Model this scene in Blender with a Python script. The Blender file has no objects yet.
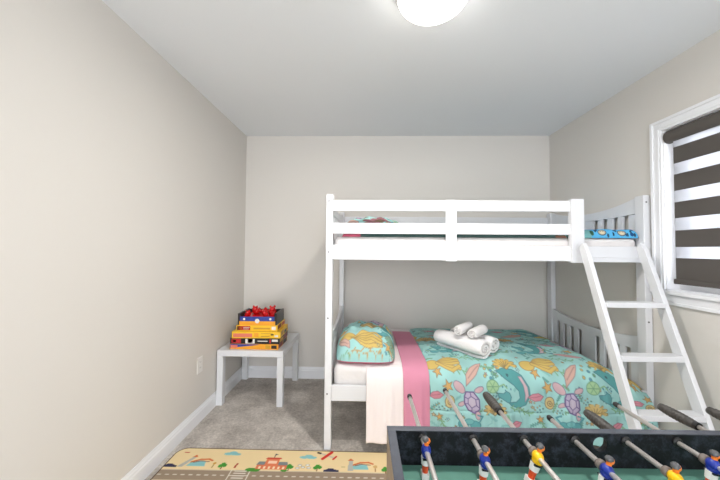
import bpy, bmesh, math, random
import numpy as np
from mathutils import Matrix, Vector
random.seed(7)
PI = math.pi
SC = bpy.context.scene
COL = SC.collection

# ------------------------------------------------------------------ camera
cam_d = bpy.data.cameras.new('camera'); cam = bpy.data.objects.new('camera', cam_d); COL.objects.link(cam)
cam_d.sensor_width = 36.0; cam_d.lens = 36.0 * 305.08 / 720.0; cam_d.clip_start = 0.02
_r = Vector((0.99969, 0.02394, 0.00718)); _u = Vector((-0.00646, -0.02978, 0.99954)); _f = Vector((-0.02415, 0.99927, 0.02962))
M = Matrix.Identity(4)
for i in range(3):
    M[i][0] = _r[i]; M[i][1] = _u[i]; M[i][2] = -_f[i]
M[0][3] = 0; M[1][3] = 0; M[2][3] = 1.2907
cam.matrix_world = M
SC.camera = cam

# ------------------------------------------------------------------ world, exposure
SC.view_settings.view_transform = 'Standard'; SC.view_settings.look = 'None'
SC.view_settings.gamma = 1.0; SC.view_settings.exposure = 0.95
SC.view_settings.use_curve_mapping = False
w = bpy.data.worlds.new('sky'); SC.world = w; w.use_nodes = True
w.node_tree.nodes['Background'].inputs[0].default_value = (0.93, 0.96, 1.0, 1)
w.node_tree.nodes['Background'].inputs[1].default_value = 2.65
LAMP_STRENGTH = 5.0
LAMP_WATTS = 11.5

# ------------------------------------------------------------------ helpers
def lin(c):
    return tuple((x/12.92 if x <= 0.04045 else ((x+0.055)/1.055)**2.4) for x in c)
def rgb(r, g, b): return lin((r/255, g/255, b/255)) + (1,)

def mat(name, col, rough=0.5, metal=0.0, noise=None, bump=None, spec=0.5, coat=0.0):
    """noise=(scale, amount): colour variation; bump=(scale, strength, distance)."""
    m = bpy.data.materials.new(name); m.use_nodes = True
    nt = m.node_tree; b = nt.nodes['Principled BSDF']
    b.inputs['Base Color'].default_value = col; b.inputs['Roughness'].default_value = rough
    b.inputs['Metallic'].default_value = metal; b.inputs['Specular IOR Level'].default_value = spec
    if coat: b.inputs['Coat Weight'].default_value = coat
    tc = nt.nodes.new('ShaderNodeTexCoord')
    if noise:
        n = nt.nodes.new('ShaderNodeTexNoise'); n.inputs['Scale'].default_value = noise[0]; n.inputs['Detail'].default_value = 5
        nt.links.new(tc.outputs['Object'], n.inputs['Vector'])
        r = nt.nodes.new('ShaderNodeMapRange'); r.inputs['From Min'].default_value = 0.3; r.inputs['From Max'].default_value = 0.7
        r.inputs['To Min'].default_value = 1-noise[1]; r.inputs['To Max'].default_value = 1+noise[1]
        nt.links.new(n.outputs['Fac'], r.inputs['Value'])
        h = nt.nodes.new('ShaderNodeHueSaturation'); h.inputs['Color'].default_value = col
        nt.links.new(r.outputs[0], h.inputs['Value']); nt.links.new(h.outputs[0], b.inputs['Base Color'])
    if bump:
        n2 = nt.nodes.new('ShaderNodeTexNoise'); n2.inputs['Scale'].default_value = bump[0]; n2.inputs['Detail'].default_value = 6
        nt.links.new(tc.outputs['Object'], n2.inputs['Vector'])
        bp = nt.nodes.new('ShaderNodeBump'); bp.inputs['Strength'].default_value = bump[1]; bp.inputs['Distance'].default_value = bump[2]
        nt.links.new(n2.outputs['Fac'], bp.inputs['Height']); nt.links.new(bp.outputs[0], b.inputs['Normal'])
    return m

def print_mat(name, rough=0.85, bump=None):
    m = mat(name, (1, 1, 1, 1), rough, bump=bump, spec=0.25)
    a = m.node_tree.nodes.new('ShaderNodeAttribute'); a.attribute_name = 'print'
    m.node_tree.links.new(a.outputs['Color'], m.node_tree.nodes['Principled BSDF'].inputs['Base Color'])
    return m

def tag(o, label=None, cat=None, group=None, kind=None):
    if label: o['label'] = label
    if cat: o['category'] = cat
    if group: o['group'] = group
    if kind: o['kind'] = kind
    return o

def empty(name, loc, rz=0, **k):
    o = bpy.data.objects.new(name, None); COL.objects.link(o); o.location = loc; o.rotation_euler = (0, 0, rz)
    o.empty_display_size = 0.05
    return tag(o, **k)

def link_mesh(name, me, mats, parent=None, smooth=False, bevel=0, seg=2, subsurf=0, **k):
    o = bpy.data.objects.new(name, me); COL.objects.link(o)
    for m in (mats if isinstance(mats, (list, tuple)) else [mats]): me.materials.append(m)
    if parent: o.parent = parent
    if smooth or bevel:
        for p in me.polygons: p.use_smooth = True
    if bevel:
        b = o.modifiers.new('bevel', 'BEVEL'); b.width = bevel; b.segments = seg; b.limit_method = 'ANGLE'; b.angle_limit = math.radians(40)
        b.harden_normals = True
    if subsurf:
        s = o.modifiers.new('sub', 'SUBSURF'); s.levels = subsurf; s.render_levels = subsurf
    return tag(o, **k)

class MB:
    def __init__(s, off=(0, 0, 0)): s.bm = bmesh.new(); s.off = Vector(off)
    def _fin(s, vs, mi):
        for v in vs: v.co += s.off
        fs = set(f for v in vs for f in v.link_faces)
        for f in fs: f.material_index = mi
        return s
    def box(s, a, b, mi=0, m=None):
        a = Vector(a); b = Vector(b); c = (a+b)/2; d = b-a
        T = Matrix.Translation(c) @ Matrix.Diagonal((abs(d.x), abs(d.y), abs(d.z), 1))
        if m is not None: T = m @ T
        r = bmesh.ops.create_cube(s.bm, size=1, matrix=T); return s._fin(r['verts'], mi)
    def cyl(s, p0, p1, r0, r1=None, seg=20, mi=0, caps=True):
        p0 = Vector(p0); p1 = Vector(p1); r1 = r0 if r1 is None else r1; d = p1-p0
        T = Matrix.Translation((p0+p1)/2) @ d.to_track_quat('Z', 'Y').to_matrix().to_4x4()
        r = bmesh.ops.create_cone(s.bm, cap_ends=caps, segments=seg, radius1=r0, radius2=r1, depth=d.length, matrix=T)
        return s._fin(r['verts'], mi)
    def ball(s, c, r, mi=0, u=16, v=10, m=None):
        if not isinstance(r, (tuple, list)): r = (r, r, r)
        T = Matrix.Translation(c) @ (m if m is not None else Matrix.Identity(4)) @ Matrix.Diagonal((*r, 1))
        q = bmesh.ops.create_uvsphere(s.bm, u_segments=u, v_segments=v, radius=1, matrix=T); return s._fin(q['verts'], mi)
    def lathe(s, c, prof, axis='z', seg=32, mi=0):
        rings = []
        for (r, h) in prof:
            ring = []
            for k in range(seg):
                a = 2*PI*k/seg; x, y = r*math.cos(a), r*math.sin(a)
                p = {'z': (x, y, h), 'y': (x, h, y), 'x': (h, x, y)}[axis]
                ring.append(s.bm.verts.new(Vector(c)+Vector(p)+s.off))
            rings.append(ring)
        for i in range(len(rings)-1):
            for k in range(seg):
                f = s.bm.faces.new((rings[i][k], rings[i][(k+1) % seg], rings[i+1][(k+1) % seg], rings[i+1][k])); f.material_index = mi
        for rg in (rings[0], rings[-1]):
            f = s.bm.faces.new(rg); f.material_index = mi
        return s
    def prism(s, pts, vec, mi=0):
        """closed planar polygon extruded by vec"""
        n = len(pts); vec = Vector(vec)
        a = [s.bm.verts.new(Vector(p)+s.off) for p in pts]; b = [s.bm.verts.new(Vector(p)+vec+s.off) for p in pts]
        for f in ([a, list(reversed(b))] + [[a[i], b[i], b[(i+1) % n], a[(i+1) % n]] for i in range(n)]):
            f = s.bm.faces.new(f); f.material_index = mi
        return s
    def build(s, name, mats, parent=None, **k):
        bmesh.ops.recalc_face_normals(s.bm, faces=s.bm.faces)
        me = bpy.data.meshes.new(name); s.bm.to_mesh(me); s.bm.free()
        return link_mesh(name, me, mats, parent, **k)

def children(o): return [c for c in COL.objects if c.parent == o]
def copy_tree(o, parent=None, kids=None):
    c = o.copy(); COL.objects.link(c); c.parent = parent
    for ch in children(o): copy_tree(ch, c)
    return c

# ---- painting printed cloth: colours stored on a fine mesh, in cloth coordinates
class Canvas:
    mute = 0.0
    def tone(s, col): return np.array(col, float)*(1-s.mute)+s.mute*np.array((150, 165, 165.))
    def __init__(s, U, V, base):
        s.U, s.V = U.ravel(), V.ravel(); s.C = np.tile(np.array(base, float)/255, (s.U.size, 1))
    def poly(s, pts, col, outline=None, w=0.004, soft=0.0015):
        P = np.array(pts, float); x0, y0 = P.min(0)-w*2; x1, y1 = P.max(0)+w*2
        idx = np.where((s.U > x0) & (s.U < x1) & (s.V > y0) & (s.V < y1))[0]
        if not idx.size: return
        x, y = s.U[idx], s.V[idx]; ins = np.zeros(x.size, bool); dist = np.full(x.size, 1e9)
        Q = np.roll(P, -1, 0)
        for (ax, ay), (bx, by) in zip(P, Q):
            if ay != by:
                c = ((ay > y) != (by > y)) & (x < (bx-ax)*(y-ay)/(by-ay)+ax); ins ^= c
            L = (bx-ax)**2+(by-ay)**2+1e-12; t = np.clip(((x-ax)*(bx-ax)+(y-ay)*(by-ay))/L, 0, 1)
            dist = np.minimum(dist, np.hypot(x-ax-t*(bx-ax), y-ay-t*(by-ay)))
        if col is not None: s.C[idx[ins]] = s.tone(col)/255
        if outline is not None:
            a = np.clip((w/2+soft-dist)/(2*soft), 0, 1)[:, None]
            s.C[idx] = s.C[idx]*(1-a)+a*s.tone(outline)/255
    def line(s, pts, col, w=0.004, soft=0.0015):
        for (a, b) in zip(pts[:-1], pts[1:]):
            ax, ay = a; bx, by = b
            idx = np.where((s.U > min(ax, bx)-w*2) & (s.U < max(ax, bx)+w*2) & (s.V > min(ay, by)-w*2) & (s.V < max(ay, by)+w*2))[0]
            if not idx.size: continue
            x, y = s.U[idx], s.V[idx]; L = (bx-ax)**2+(by-ay)**2+1e-12
            t = np.clip(((x-ax)*(bx-ax)+(y-ay)*(by-ay))/L, 0, 1); d = np.hypot(x-ax-t*(bx-ax), y-ay-t*(by-ay))
            al = np.clip((w/2+soft-d)/(2*soft), 0, 1)[:, None]
            s.C[idx] = s.C[idx]*(1-al)+al*s.tone(col)/255
    def xf(s, pts, c, sc, rot, flip=1):
        cr, sr = math.cos(rot), math.sin(rot)
        return [(c[0]+sc*(flip*x*cr-y*sr), c[1]+sc*(flip*x*sr+y*cr)) for x, y in pts]
    def store(s, me, n0=0):
        C = s.C; L = np.where(C <= 0.04045, C/12.92, ((C+0.055)/1.055)**2.4)
        a = me.color_attributes.new('print', 'FLOAT_COLOR', 'POINT')
        n = len(me.vertices); buf = np.ones((n, 4)); buf[:len(L), :3] = L
        if n > len(L): buf[len(L):, :3] = L[:n-len(L)]
        a.data.foreach_set('color', buf.ravel().astype(np.float32))

def ell(cx, cy, rx, ry, n=18, rot=0):
    return [(cx+rx*math.cos(t)*math.cos(rot)-ry*math.sin(t)*math.sin(rot), cy+rx*math.cos(t)*math.sin(rot)+ry*math.sin(t)*math.cos(rot)) for t in [2*PI*k/n for k in range(n)]]

# motifs: local units about 1 = 0.1 m; +y is "up" on the cloth
INK = (60, 70, 95)
def m_turtle(c, p, s, r, fl=1):
    X = lambda q: c.xf(q, p, s, r, fl)
    for q in (ell(-.75, .85, .42, .24, rot=-.7), ell(.45, .75, .3, .15, rot=.3), ell(-.6, -.1, .25, .13, rot=.5), ell(.35, -.75, .15, .25)):
        c.poly(X(q), (226, 172, 180), (95, 75, 110), .003)
    c.poly(X([(-.35, .6), (.1, .62), (.42, .2), (.45, -.35), (.15, -.65), (-.2, -.5), (-.45, -.05), (-.45, .35)]), (205, 180, 215), (92, 62, 125), .008)
    for q in ([(-.05, .35), (.22, .2), (.25, -.15), (0, -.35), (-.22, -.1), (-.22, .2)],):
        c.poly(X(q), (214, 190, 214), (92, 62, 125), .005)
    for a, b in (((-.05, .35), (-.1, .6)), ((.22, .2), (.4, .25)), ((.25, -.15), (.44, -.3)), ((0, -.35), (.0, -.6)), ((-.22, -.1), (-.42, -.1)), ((-.22, .2), (-.43, .3))):
        c.line(X([a, b]), (92, 62, 125), .005)
def m_whale(c, p, s, r, fl=1):
    X = lambda q: c.xf(q, p, s, r, fl)
    c.poly(X([(-.95, .75), (-.5, .9), (.1, .85), (.6, .55), (.95, 0), (1.0, -.5), (.7, -1.0), (.2, -1.2), (-.2, -1.05), (-.45, -.8), (-.2, -.85), (.1, -.85), (.35, -.6), (.3, -.2), (0, .1), (-.5, .4)]), (58, 148, 148), (35, 95, 110), .004)
    c.poly(X([(.55, .5), (.85, 0), (.92, -.5), (.65, -.85), (.7, -.4), (.6, .1), (.35, .5)]), (224, 180, 190), (120, 110, 130), .003)
    c.poly(X([(-.45, -.85), (-.95, -.55), (-1.0, -.35), (-.65, -.35), (-.5, -.2), (-.3, -.3), (-.2, -.55), (-.3, -.85)]), (70, 155, 158), (35, 95, 110), .004)
    for q in ((-.2, -.1), (-.45, .05), (-.7, .0), (-.55, -.15)): c.poly(X(ell(q[0], q[1], .05, .05, 6)), (40, 110, 130))
    c.poly(X(ell(-.3, .55, .09, .07, 8)), (30, 70, 80))
def m_star(c, p, s, r, col=(226, 160, 70)):
    pts = [((.5 if k % 2 == 0 else .2)*math.cos(PI/2+k*PI/5), (.5 if k % 2 == 0 else .2)*math.sin(PI/2+k*PI/5)) for k in range(10)]
    c.poly(c.xf(pts, p, s, r), col, (120, 85, 50), .003)
def m_shell(c, p, s, r, col=(228, 120, 140)):
    c.poly(c.xf([(-.55, -.1), (-.2, .25), (.2, .28), (.6, .05), (.25, -.25), (-.2, -.3)], p, s, r), col, (130, 60, 80), .003)
    c.line(c.xf([(-.3, 0), (.45, .03)], p, s, r), (150, 70, 90), .003)
def m_spiral(c, p, s, r):
    c.poly(c.xf(ell(0, 0, .4, .48), p, s, r), (226, 190, 110), (110, 80, 50), .004)
    c.line(c.xf([(.27*(1-k/14)*math.cos(k*.8), .3*(1-k/14)*math.sin(k*.8)) for k in range(14)], p, s, r), (110, 80, 50), .004)
def m_coral(c, p, s, r, col=(222, 178, 92)):
    for k in range(7):
        a = -.2+k*.55; L = .8
        q = [(0, -.2), (.35*L*math.cos(a), .3*L*math.sin(a)), (.75*L*math.cos(a+.15), .55*L*math.sin(a+.2))]
        c.line(c.xf(q, p, s, r), (120, 95, 50), .018*s/.1); c.line(c.xf(q, p, s, r), col, .011*s/.1)
        for t in (-.3, .35):
            q2 = [q[1], (q[1][0]+.3*math.cos(a+t*2), q[1][1]+.25*math.sin(a+t*2))]
            c.line(c.xf(q2, p, s, r), col, .009*s/.1)
def m_weed(c, p, s, r, col=(110, 165, 110)):
    q = [(-.9, 0), (-.5, .12), (0, -.05), (.5, .1), (.9, -.05)]
    c.line(c.xf(q, p, s, r), col, .006)
    for k in range(9):
        x = -.8+k*.2; d = .2 if k % 2 else -.2
        c.line(c.xf([(x, .03), (x+.14, d+.03)], p, s, r), col, .007)
def m_fish(c, p, s, r, col=(225, 165, 145)):
    c.poly(c.xf([(-.6, .5), (-.3, .45), (.15, .2), (.45, -.1), (.5, -.6), (.2, -.35), (-.15, -.1), (-.4, .2)], p, s, r), col, (125, 80, 90), .003)
    c.line(c.xf([(-.4, .35), (.35, -.25)], p, s, r), (125, 80, 90), .003)
def m_ball(c, p, s, r):
    c.poly(c.xf(ell(0, 0, .45, .4), p, s, r), (160, 205, 140), (85, 140, 95), .004)
    for k in range(6):
        a = k*PI/3; c.line(c.xf([(0, 0), (.38*math.cos(a), .34*math.sin(a))], p, s, r), (85, 140, 95), .003)
    c.line(c.xf([(-.45, 0), (-.8, .15), (-1.0, -.05)], p, s, r), (120, 170, 110), .007)
def m_crab(c, p, s, r):
    for d in (-1, 1):
        c.poly(c.xf(ell(.33*d, -.1, .28, .22), p, s, r), (70, 160, 165), (35, 105, 115), .004)
        c.line(c.xf([(.5*d, .05), (.75*d, .35), (.45*d, .45)], p, s, r), (60, 140, 150), .009)
    c.poly(c.xf(ell(0, .05, .25, .16), p, s, r), (95, 180, 180), (35, 105, 115), .003)
def m_octo(c, p, s, r, col=(228, 180, 70)):
    c.poly(c.xf(ell(-.6, .1, .38, .3), p, s, r), col, (160, 110, 50), .004)
    for k in range(6):
        a = -.9+k*.35
        q = [(-.3, .05), (.1, .35*a), (.45, .5*a), (.85, .35*a+.15*math.sin(k*2))]
        c.line(c.xf(q, p, s, r), (165, 120, 55), .020*s/.1); c.line(c.xf(q, p, s, r), col, .014*s/.1)
def m_dots(c, p, s, r):
    for k, (x, y) in enumerate([(-.4, .3), (0, .4), (.35, .2), (-.3, -.1), (.1, 0), (.4, -.3), (-.1, -.4)]):
        c.poly(c.xf(ell(x, y, .1, .09, 7), p, s, r), [(215, 180, 80), (60, 140, 165), (90, 150, 100)][k % 3], (60, 90, 100), .002)
def mermaid_print(c, items):
    F = dict(turtle=m_turtle, whale=m_whale, star=m_star, shell=m_shell, spiral=m_spiral, coral=m_coral, weed=m_weed, fish=m_fish, ball=m_ball, crab=m_crab, octo=m_octo, dots=m_dots)
    for it in items: F[it[0]](c, it[1], it[2], *it[3:])

def smooth(a, b, x):
    t = min(1, max(0, (x-a)/(b-a))); return t*t*(3-2*t)
def grid_mesh(name, nu, nv, fn):
    co = []; 
    for i in range(nu):
        for j in range(nv): co.append(fn(i/(nu-1), j/(nv-1)))
    fs = [(i*nv+j, (i+1)*nv+j, (i+1)*nv+j+1, i*nv+j+1) for i in range(nu-1) for j in range(nv-1)]
    me = bpy.data.meshes.new(name); me.from_pydata(co, [], fs); me.update(); return me

# ------------------------------------------------------------------ materials
WALL = mat('wall_paint', rgb(217, 213, 207), .85, bump=(60, .05, .002), spec=.2)
CEIL = mat("ceiling_paint", rgb(234, 237, 240), .9, bump=(90, .08, .002), spec=.1)
TRIM = mat('trim_paint', rgb(236, 237, 240), .35)
WHITE = mat('white_lacquered_wood', rgb(222, 223, 226), .32, noise=(6, .015))
CARPET = mat('carpet', rgb(158, 150, 143), 1.0, spec=.05)
def carpet_nodes(m):
    nt = m.node_tree; b = nt.nodes['Principled BSDF']; tc = nt.nodes.new('ShaderNodeTexCoord')
    def N(sc, det, rough=.6):
        n = nt.nodes.new('ShaderNodeTexNoise'); n.inputs['Scale'].default_value = sc; n.inputs['Detail'].default_value = det; n.inputs['Roughness'].default_value = rough
        nt.links.new(tc.outputs['Object'], n.inputs['Vector']); return n
    big, mid, fine = N(5, 5, .7), N(60, 4), N(320, 3)
    r = nt.nodes.new('ShaderNodeValToRGB'); r.color_ramp.elements[0].position = .34; r.color_ramp.elements[1].position = .66
    r.color_ramp.elements[0].color = rgb(176, 168, 160); r.color_ramp.elements[1].color = rgb(218, 211, 203)
    nt.links.new(big.outputs['Fac'], r.inputs['Fac'])
    mr = nt.nodes.new('ShaderNodeMapRange'); mr.inputs['From Min'].default_value = .3; mr.inputs['From Max'].default_value = .7
    mr.inputs['To Min'].default_value = .78; mr.inputs['To Max'].default_value = 1.18; nt.links.new(mid.outputs['Fac'], mr.inputs['Value'])
    h = nt.nodes.new('ShaderNodeHueSaturation'); nt.links.new(r.outputs[0], h.inputs['Color']); nt.links.new(mr.outputs[0], h.inputs['Value'])
    nt.links.new(h.outputs[0], b.inputs['Base Color'])
    bp = nt.nodes.new('ShaderNodeBump'); bp.inputs['Strength'].default_value = .9; bp.inputs['Distance'].default_value = .006
    nt.links.new(fine.outputs['Fac'], bp.inputs['Height']); nt.links.new(bp.outputs[0], b.inputs['Normal'])
carpet_nodes(CARPET)
GREY_CAP = mat('grey_laminate_edging', rgb(74, 77, 86), .2, noise=(40, .08))
BLACK_LAM = mat('black_speckled_laminate', rgb(26, 28, 36), .5, spec=.3)
def speckle(m):
    nt = m.node_tree; b = nt.nodes['Principled BSDF']; tc = nt.nodes.new('ShaderNodeTexCoord')
    n = nt.nodes.new('ShaderNodeTexNoise'); n.inputs['Scale'].default_value = 34; n.inputs['Detail'].default_value = 8; n.inputs['Roughness'].default_value = .75
    nt.links.new(tc.outputs['Object'], n.inputs['Vector'])
    r = nt.nodes.new('ShaderNodeValToRGB'); r.color_ramp.elements[0].position = .48; r.color_ramp.elements[1].position = .75
    r.color_ramp.elements[0].color = rgb(12, 13, 18); r.color_ramp.elements[1].color = rgb(66, 70, 84)
    nt.links.new(n.outputs['Fac'], r.inputs['Fac']); nt.links.new(r.outputs[0], b.inputs['Base Color'])
speckle(BLACK_LAM)
TAN_WOOD = mat('tan_wood_side', rgb(150, 132, 112), .5, noise=(14, .12))
FIELD = mat('green_playfield', rgb(92, 138, 124), .35, noise=(5, .06))
FIELD_LINE = mat('white_field_marking', rgb(215, 222, 218), .4)
CHROME = mat('polished_steel', rgb(228, 223, 218), .28, metal=.55)
BLACK_RUB = mat('black_rubber', rgb(28, 27, 27), .5)
GRIP = mat('dark_grey_grip', rgb(66, 63, 60), .5)
BUMPER = mat('grey_brown_rubber', rgb(120, 110, 104), .6)
SKIN = mat('orange_plastic_skin', rgb(240, 128, 40), .35)
HAIR = mat('grey_plastic_hair', rgb(92, 92, 94), .12, noise=(80, .4))
BLUE = mat('blue_plastic_shirt', rgb(30, 52, 150), .3)
YEL = mat('yellow_plastic_shirt', rgb(245, 195, 20), .3)
WPLA = mat('white_plastic', rgb(232, 230, 226), .35)
SOCK = mat('red_orange_plastic_socks', rgb(222, 78, 34), .35)
BPLA = mat('black_plastic', rgb(25, 25, 30), .35)
METAL_HOLE = mat('dark_bolt', rgb(120, 120, 122), .4, metal=.6)
SHEET = mat('white_cotton', rgb(238, 228, 226), .9, bump=(25, .12, .01), spec=.1)
SHEETW = mat('white_mattress_cover', rgb(222, 218, 216), .9, bump=(14, .6, .02), spec=.1)
PINK = mat('pink_cotton', rgb(212, 142, 165), .9, bump=(25, .12, .01), spec=.1)
TOWEL = mat('white_terry', rgb(240, 238, 238), 1.0, bump=(420, .7, .004), spec=.05)
PRINT = print_mat('mermaid_printed_cotton', bump=(18, .25, .012))
RUGM = print_mat('printed_play_mat', .7)
DGREY_BLIND = mat('dark_grey_blind_fabric', rgb(84, 79, 75), .8, noise=(3, .05), bump=(500, .2, .001))
# translucent sheer band
SHEER = bpy.data.materials.new('sheer_blind_fabric'); SHEER.use_nodes = True
_nt = SHEER.node_tree; _nt.nodes.clear(); _o = _nt.nodes.new('ShaderNodeOutputMaterial')
_t = _nt.nodes.new('ShaderNodeBsdfTransparent'); _t.inputs[0].default_value = (.56, .57, .60, 1)
_d = _nt.nodes.new('ShaderNodeBsdfTranslucent'); _d.inputs[0].default_value = (.72, .725, .75, 1)
_d2 = _nt.nodes.new('ShaderNodeBsdfDiffuse'); _d2.inputs[0].default_value = (.9, .9, .92, 1)
_m1 = _nt.nodes.new('ShaderNodeMixShader'); _m1.inputs[0].default_value = .4
_m2 = _nt.nodes.new('ShaderNodeMixShader'); _m2.inputs[0].default_value = .5
_nt.links.new(_d.outputs[0], _m1.inputs[1]); _nt.links.new(_d2.outputs[0], _m1.inputs[2])
_nt.links.new(_t.outputs[0], _m2.inputs[1]); _nt.links.new(_m1.outputs[0], _m2.inputs[2]); _nt.links.new(_m2.outputs[0], _o.inputs[0])
GLASS = bpy.data.materials.new('window_glass'); GLASS.use_nodes = True
_nt = GLASS.node_tree; _nt.nodes.clear(); _o = _nt.nodes.new('ShaderNodeOutputMaterial')
_t = _nt.nodes.new('ShaderNodeBsdfTransparent'); _g = _nt.nodes.new('ShaderNodeBsdfGlossy'); _g.inputs['Roughness'].default_value = .02
_m = _nt.nodes.new('ShaderNodeMixShader'); _m.inputs[0].default_value = .06
_nt.links.new(_t.outputs[0], _m.inputs[1]); _nt.links.new(_g.outputs[0], _m.inputs[2]); _nt.links.new(_m.outputs[0], _o.inputs[0])
LAMPG = bpy.data.materials.new('lit_frosted_glass'); LAMPG.use_nodes = True
_b = LAMPG.node_tree.nodes['Principled BSDF']; _b.inputs['Base Color'].default_value = (.95, .93, .88, 1)
_b.inputs['Emission Color'].default_value = (1.0, .96, .90, 1); _b.inputs['Emission Strength'].default_value = LAMP_STRENGTH
NICKEL = mat('brushed_nickel', rgb(190, 186, 180), .35, metal=.9)

# ------------------------------------------------------------------ room shell
XL, XR, YB, YN, H = -1.2438, 1.8159, 3.0701, -2.3, 2.44
MB().box((XL-.1, YN, -.08), (XR+.12, YB+.1, 0)).build('floor', CARPET, kind='structure')
MB().box((XL-.1, YN, H), (XR+.12, YB+.1, H+.08)).build('ceiling', CEIL, kind='structure')
MB().box((XL-.1, YN, 0), (XL, YB+.1, H)).build('wall_left', WALL, kind='structure')
MB().box((XL, YB, 0), (XR, YB+.1, H)).build('wall_back', WALL, kind='structure')
WY0, WY1, WZ0, WZ1 = .75, 1.903, 1.058, 2.03
b = MB()
b.box((XR, YN, 0), (XR+.12, WY0, H)); b.box((XR, WY1, 0), (XR+.12, YB+.1, H))
b.box((XR, WY0, 0), (XR+.12, WY1, WZ0)); b.box((XR, WY0, WZ1), (XR+.12, WY1, H))
b.build('wall_right', WALL, kind='structure')
def baseboard(name, p0, p1, nrm):
    p0 = Vector(p0); p1 = Vector(p1); n = Vector(nrm)
    prof = [(0, 0), (.014, 0), (.014, .076), (.010, .083), (.010, .092), (.006, .100), (.004, .112), (0, .112)]
    MB().prism([p0+n*a+Vector((0, 0, z)) for a, z in prof], p1-p0).build(name, TRIM, kind='structure')
baseboard('baseboard_left', (XL, YN, 0), (XL, YB, 0), (1, 0, 0))
baseboard('baseboard_back', (XL+.014, YB, 0), (XR-.014, YB, 0), (0, -1, 0))
baseboard('baseboard_right', (XR, YN, 0), (XR, YB, 0), (-1, 0, 0))

# window with casing, sash, panes
win = empty('window_1', (XR, (WY0+WY1)/2, WZ0), kind='structure')
wo = -Vector(win.location)
b = MB(wo)
cw = .068
def casing(b, y0, y1, z0, z1):
    for (a, c, t) in ((0, 1, .012),):
        pass
# side casings, head casing with a stepped profile
for (y0, y1, z0, z1) in ((WY1, WY1+cw, WZ0, WZ1+cw), (WY0-cw, WY0, WZ0, WZ1+cw), (WY0, WY1, WZ1, WZ1+cw)):
    b.box((XR-.013, y0, z0), (XR, y1, z1))
b.box((XR-.021, WY1+cw-.018, WZ0), (XR-.012, WY1+cw, WZ1+cw)); b.box((XR-.021, WY0-cw, WZ0), (XR-.012, WY0-cw+.018, WZ1+cw))
b.box((XR-.021, WY0-cw+.018, WZ1+cw-.018), (XR-.012, WY1+cw-.018, WZ1+cw))
b.box((XR-.017, WY1+.014, WZ0), (XR-.012, WY1+.026, WZ1+.014)); b.box((XR-.017, WY0, WZ1+.014), (XR-.012, WY1+.026, WZ1+.026))
b.build('casing', TRIM, win, bevel=.002)
b = MB(wo); b.box((XR-.035, WY0-cw-.015, WZ0-.022), (XR+.0, WY1+cw+.005, WZ0)); b.box((XR, WY0, WZ0-.001), (XR+.10, WY1, WZ0+.003)); b.build('sill', TRIM, win, bevel=.004)
MB(wo).box((XR-.014, WY0-cw, WZ0-.085), (XR, WY1+cw, WZ0-.022)).box((XR-.020, WY0-cw, WZ0-.085), (XR-.012, WY1+cw, WZ0-.068)).build('apron', TRIM, win, bevel=.002)
b = MB(wo); fx0, fx1 = XR+.075, XR+.115
b.box((fx0, WY0, WZ0), (fx1, WY1, WZ0+.045)); b.box((fx0, WY0, WZ1-.045), (fx1, WY1, WZ1)); b.box((fx0+.001, WY0, WZ0+.045), (fx1, WY0+.045, WZ1-.045)); b.box((fx0+.001, WY1-.045, WZ0+.045), (fx1, WY1, WZ1-.045))
b.box((XR, WY1-.004, WZ0+.003), (fx0, WY1, WZ1-.004)); b.box((XR, WY0, WZ0+.003), (fx0, WY0+.004, WZ1-.004)); b.box((XR, WY0, WZ1-.004), (fx0, WY1, WZ1))
b.build('frame', TRIM, win, bevel=.003)
ymid = 1.60
b = MB(wo); b.box((fx0-.012, ymid-.03, WZ0+.045), (fx1-.01, ymid+.03, WZ1-.045)); b.box((fx0-.008, WY1-.075, WZ0+.041), (fx1-.01, WY1-.043, WZ1-.044)); b.box((fx0-.010, ymid+.01, WZ0+.043), (fx1-.012, WY1-.06, WZ0+.075)); b.build('sash', TRIM, win, bevel=.003)
MB(wo).box((fx1-.022, WY0+.040, WZ0+.040), (fx1-.018, ymid-.025, WZ1-.040)).build('pane', GLASS, win)
MB(wo).box((fx1-.022, ymid+.025, WZ0+.070), (fx1-.018, WY1-.070, WZ1-.040)).build('pane', GLASS, win)

# zebra roller blind
bl = empty('roller_blind', (XR, (WY0+WY1)/2, 1.98), label='dark grey and sheer striped roller blind hanging in the white framed window', cat='blind'); bo = -Vector(bl.location)
bx = XR+.012
vz = 1.985
prof = [(XR-.012+.042-.042*math.cos(a), vz+.042*math.sin(a)) for a in [PI*k/12-PI/2 for k in range(13)]]
prof = []
for k in range(13):
    a = PI/2+PI*k/12; prof.append((XR+.018+.030*math.cos(a), vz+.038*math.sin(a)))
prof += [(XR+.036, vz-.038), (XR+.036, vz+.038)]
MB(bo).prism([(x, WY0+.02, z) for x, z in prof], (0, WY1-WY0-.030, 0)).build('valance', DGREY_BLIND, bl, bevel=.002)
b = MB(bo); ya, yb = WY0+.03, 1.855
zz = 1.96; bands = [(1.911, 1.813), (1.748, 1.650), (1.582, 1.487), (1.414, 1.316), (1.251, 1.157)]
prev = 1.96
for (t, bt) in bands:
    b.box((bx, ya, t), (bx+.0012, yb, prev), 1); b.box((bx, ya, bt), (bx+.0012, yb, t), 0); prev = bt
b.box((bx, ya, 1.125), (bx+.0012, yb, prev), 0)
b.build('fabric', [DGREY_BLIND, SHEER], bl)
MB(bo).box((bx-.010, ya-.004, 1.098), (bx+.012, yb+.008, 1.128)).build('bottom_rail', DGREY_BLIND, bl, bevel=.005, seg=3)

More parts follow.
